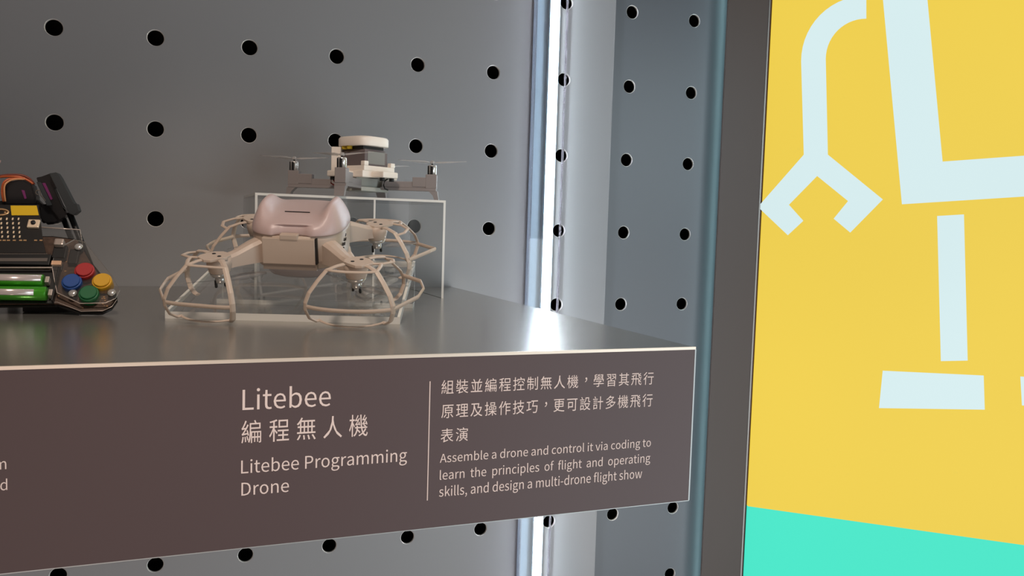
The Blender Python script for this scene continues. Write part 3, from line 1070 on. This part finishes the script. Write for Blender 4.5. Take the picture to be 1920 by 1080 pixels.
MB().lathe([(0.0018, HB), (0.0018, HB + 0.0036), (0.0012, HB + 0.0040)], 16, T(a, b)).build('switch_plunger', BLACKP, kit)

ti = KM.inverted()
def kw(x, y, z):
    return ti @ Vector((x, y, z))
c_ = KM @ Vector((-0.035, 0.03, 0.0))
m = MB()
q = [Vector((c_.x - 0.02, c_.y + 0.004, 1.0005)), Vector((c_.x + 0.02, c_.y + 0.004, 1.0005)), Vector((c_.x + 0.02, c_.y + 0.024, 1.0005)), Vector((c_.x - 0.02, c_.y + 0.024, 1.0005))]
q2 = [Vector((p.x, c_.y + 0.002 + (0.003 if i < 2 else 0.008), c_.z + (0 if i < 2 else 0.002))) for i, p in enumerate(q)]
m.loft([[ti @ p for p in q], [ti @ p for p in q2]], smooth=False)
m.build('prop_foot', PROPF, kit)

# ---- robot arm / servo kit standing behind the pad
SO = hit(120, 540, 2, 1.0006)
SO = Vector((0.0, -0.19, 1.0))
YS = SO.y
sv = thing('servo_gripper', 'dark servo mechanism with orange wires and black rods behind the game pad', 'servo', T(SO.x, SO.y, SO.z))
OFF = Vector((SO.x, SO.y, SO.z))
DKG = mat('dark_bracket', (44, 48, 50), 0.5)
SVB = mat('servo_black', (18, 18, 20), 0.35)
PUR = mat('purple_sticker', (120, 40, 100), 0.35)
ORW = mat('orange_wire', (196, 96, 52), 0.4)
BRW = mat('brown_wire', (120, 52, 36), 0.4)


def sp(x, y, yy=0.0):
    return hit(x, y, 1, YS + yy) - OFF


def vprism(px, y0, y1, name, m, parent=sv, bev=0.0):
    """upright plate parallel to the wall between depths y0 (front) and y1"""
    P = [sp(x, y, y0) for x, y in px]
    mb = MB()
    a = [mb._v(p) for p in P]
    b = [mb._v(p + Vector((0, y1 - y0, 0))) for p in P]
    mb.bm.faces.new(a); mb.bm.faces.new(b[::-1])
    for i in range(len(P)):
        j = (i + 1) % len(P)
        mb.bm.faces.new((a[i], b[i], b[j], a[j]))
    if bev:
        bmesh.ops.bevel(mb.bm, geom=mb.bm.edges[:], offset=bev, segments=2, affect='EDGES')
    return mb.build(name, m, parent)


vprism([(92, 325), (106, 323), (112, 332), (136, 378), (139, 383), (143, 382), (148, 396), (138, 404), (129, 400)], -0.012, 0.014, 'bracket', DKG, bev=0.0004)
vprism([(68, 333), (78, 331), (94, 325), (102, 340), (107, 350), (100, 352), (118, 392), (126, 402), (112, 412), (86, 380), (74, 350)], -0.004, 0.012, 'servo', SVB, bev=0.0004)
vprism([(79, 343), (85, 343), (99, 373), (95, 375)], -0.0048, -0.003, 'purple_sticker', PUR)
vprism([(68, 341), (77, 341), (98, 385), (88, 386)], -0.0070, -0.0042, 'servo_flange', DKG, bev=0.0004)
vprism([(8, 342), (42, 336), (60, 345), (68, 372), (66, 384), (6, 384)], -0.006, 0.020, 'servo', SVB, bev=0.0012)
vprism([(40, 356), (46, 357), (50, 372), (46, 373)], -0.0068, -0.0055, 'purple_sticker', PUR)
vprism([(-40, 378), (70, 374), (80, 384), (82, 396), (-40, 398)], 0.002, 0.018, 'mounting_bar', BLACKP, bev=0.001)
vprism([(70, 384), (110, 380), (126, 398), (120, 412), (104, 420), (84, 422), (74, 412)], 0.0, 0.024, 'base_block', SVB, bev=0.002)


def wire(px, r, name, m):
    P = [sp(*q) for q in px]
    out = []
    n = len(P)
    for i in range(n - 1):
        p0, p1, p2, p3 = P[max(i - 1, 0)], P[i], P[i + 1], P[min(i + 2, n - 1)]
        for k in range(6):
            t = k / 6
            out.append(0.5 * ((2 * p1) + (p2 - p0) * t + (2 * p0 - 5 * p1 + 4 * p2 - p3) * t * t + (3 * p1 - p0 - 3 * p2 + p3) * t ** 3))
    out.append(P[-1])
    return MB().tube(out, r, 8).build(name, m, sv)


wire([(-20, 332), (0, 330), (20, 328), (42, 329), (56, 336), (64, 346)], 0.0011, 'brown_wire', BRW)
wire([(-20, 336), (0, 332), (20, 331, -0.003), (38, 332, -0.003), (52, 338, -0.003), (62, 345, -0.003)], 0.0010, 'orange_wire', ORW)
wire([(7, 378, -0.008), (4, 362, -0.009), (6, 345, -0.009), (14, 337, -0.008), (26, 335, -0.006), (44, 334, -0.004)], 0.0010, 'orange_wire', ORW)
wire([(10, 378, -0.010), (8, 362, -0.011), (9, 347, -0.011), (18, 339, -0.009), (30, 336, -0.007), (46, 336, -0.004)], 0.0008, 'yellow_wire', mat('tan_wire', (205, 140, 90), 0.4))
wire([(72, 366, -0.0085), (67, 362, -0.0085), (69, 357, -0.0085), (75, 358, -0.0085), (76, 365, -0.0085), (82, 372, -0.0085), (85, 377, -0.008)], 0.0005, 'grey_wire', mat('grey_wire', (96, 86, 78), 0.4))
# black rods down to the shelf
P0 = sp(130, 398, 0.0)
P1 = hit(186, 548, 2, 1.001) - OFF
P1 = sp(189, 545, 0.0); P1.z = max(P1.z, 0.001)
MB().tube([P0, P1], 0.0026, 12).build('rod', BLACKP, sv)
P0 = sp(116, 402, 0.01); P1 = sp(150, 490, 0.01)
MB().tube([P0, P1], 0.0024, 12).build('rod', BLACKP, sv)
MB().box((sp(20, 390).x - 0.004, 0.004, 0.0003), (sp(20, 390).x + 0.004, 0.016, sp(20, 390).z)).box((sp(0, 390).x - 0.01, -0.004, 0.0003), (sp(40, 390).x + 0.01, 0.024, 0.003)).build('support_post', PROPF, sv)
# clear plate behind the pad
vprism([(76, 426), (150, 431), (156, 468), (156, 500), (70, 500)], -0.020, -0.018, 'clear_back_plate', clear('back_clear', (0.82, 0.82, 0.82), 0.06))
m = MB()
m.tube([sp(76, 426, -0.020), sp(150, 431, -0.020), sp(156, 470, -0.020)], 0.0006, 6)
m.build('clear_plate_edge', CHR, sv)
# end of a pale part poking in at the left border
wire([(-14, 312), (-4, 306), (-1, 300)], 0.0014, 'pale_wire_end', mat('pale_peach', (196, 160, 150), 0.4))
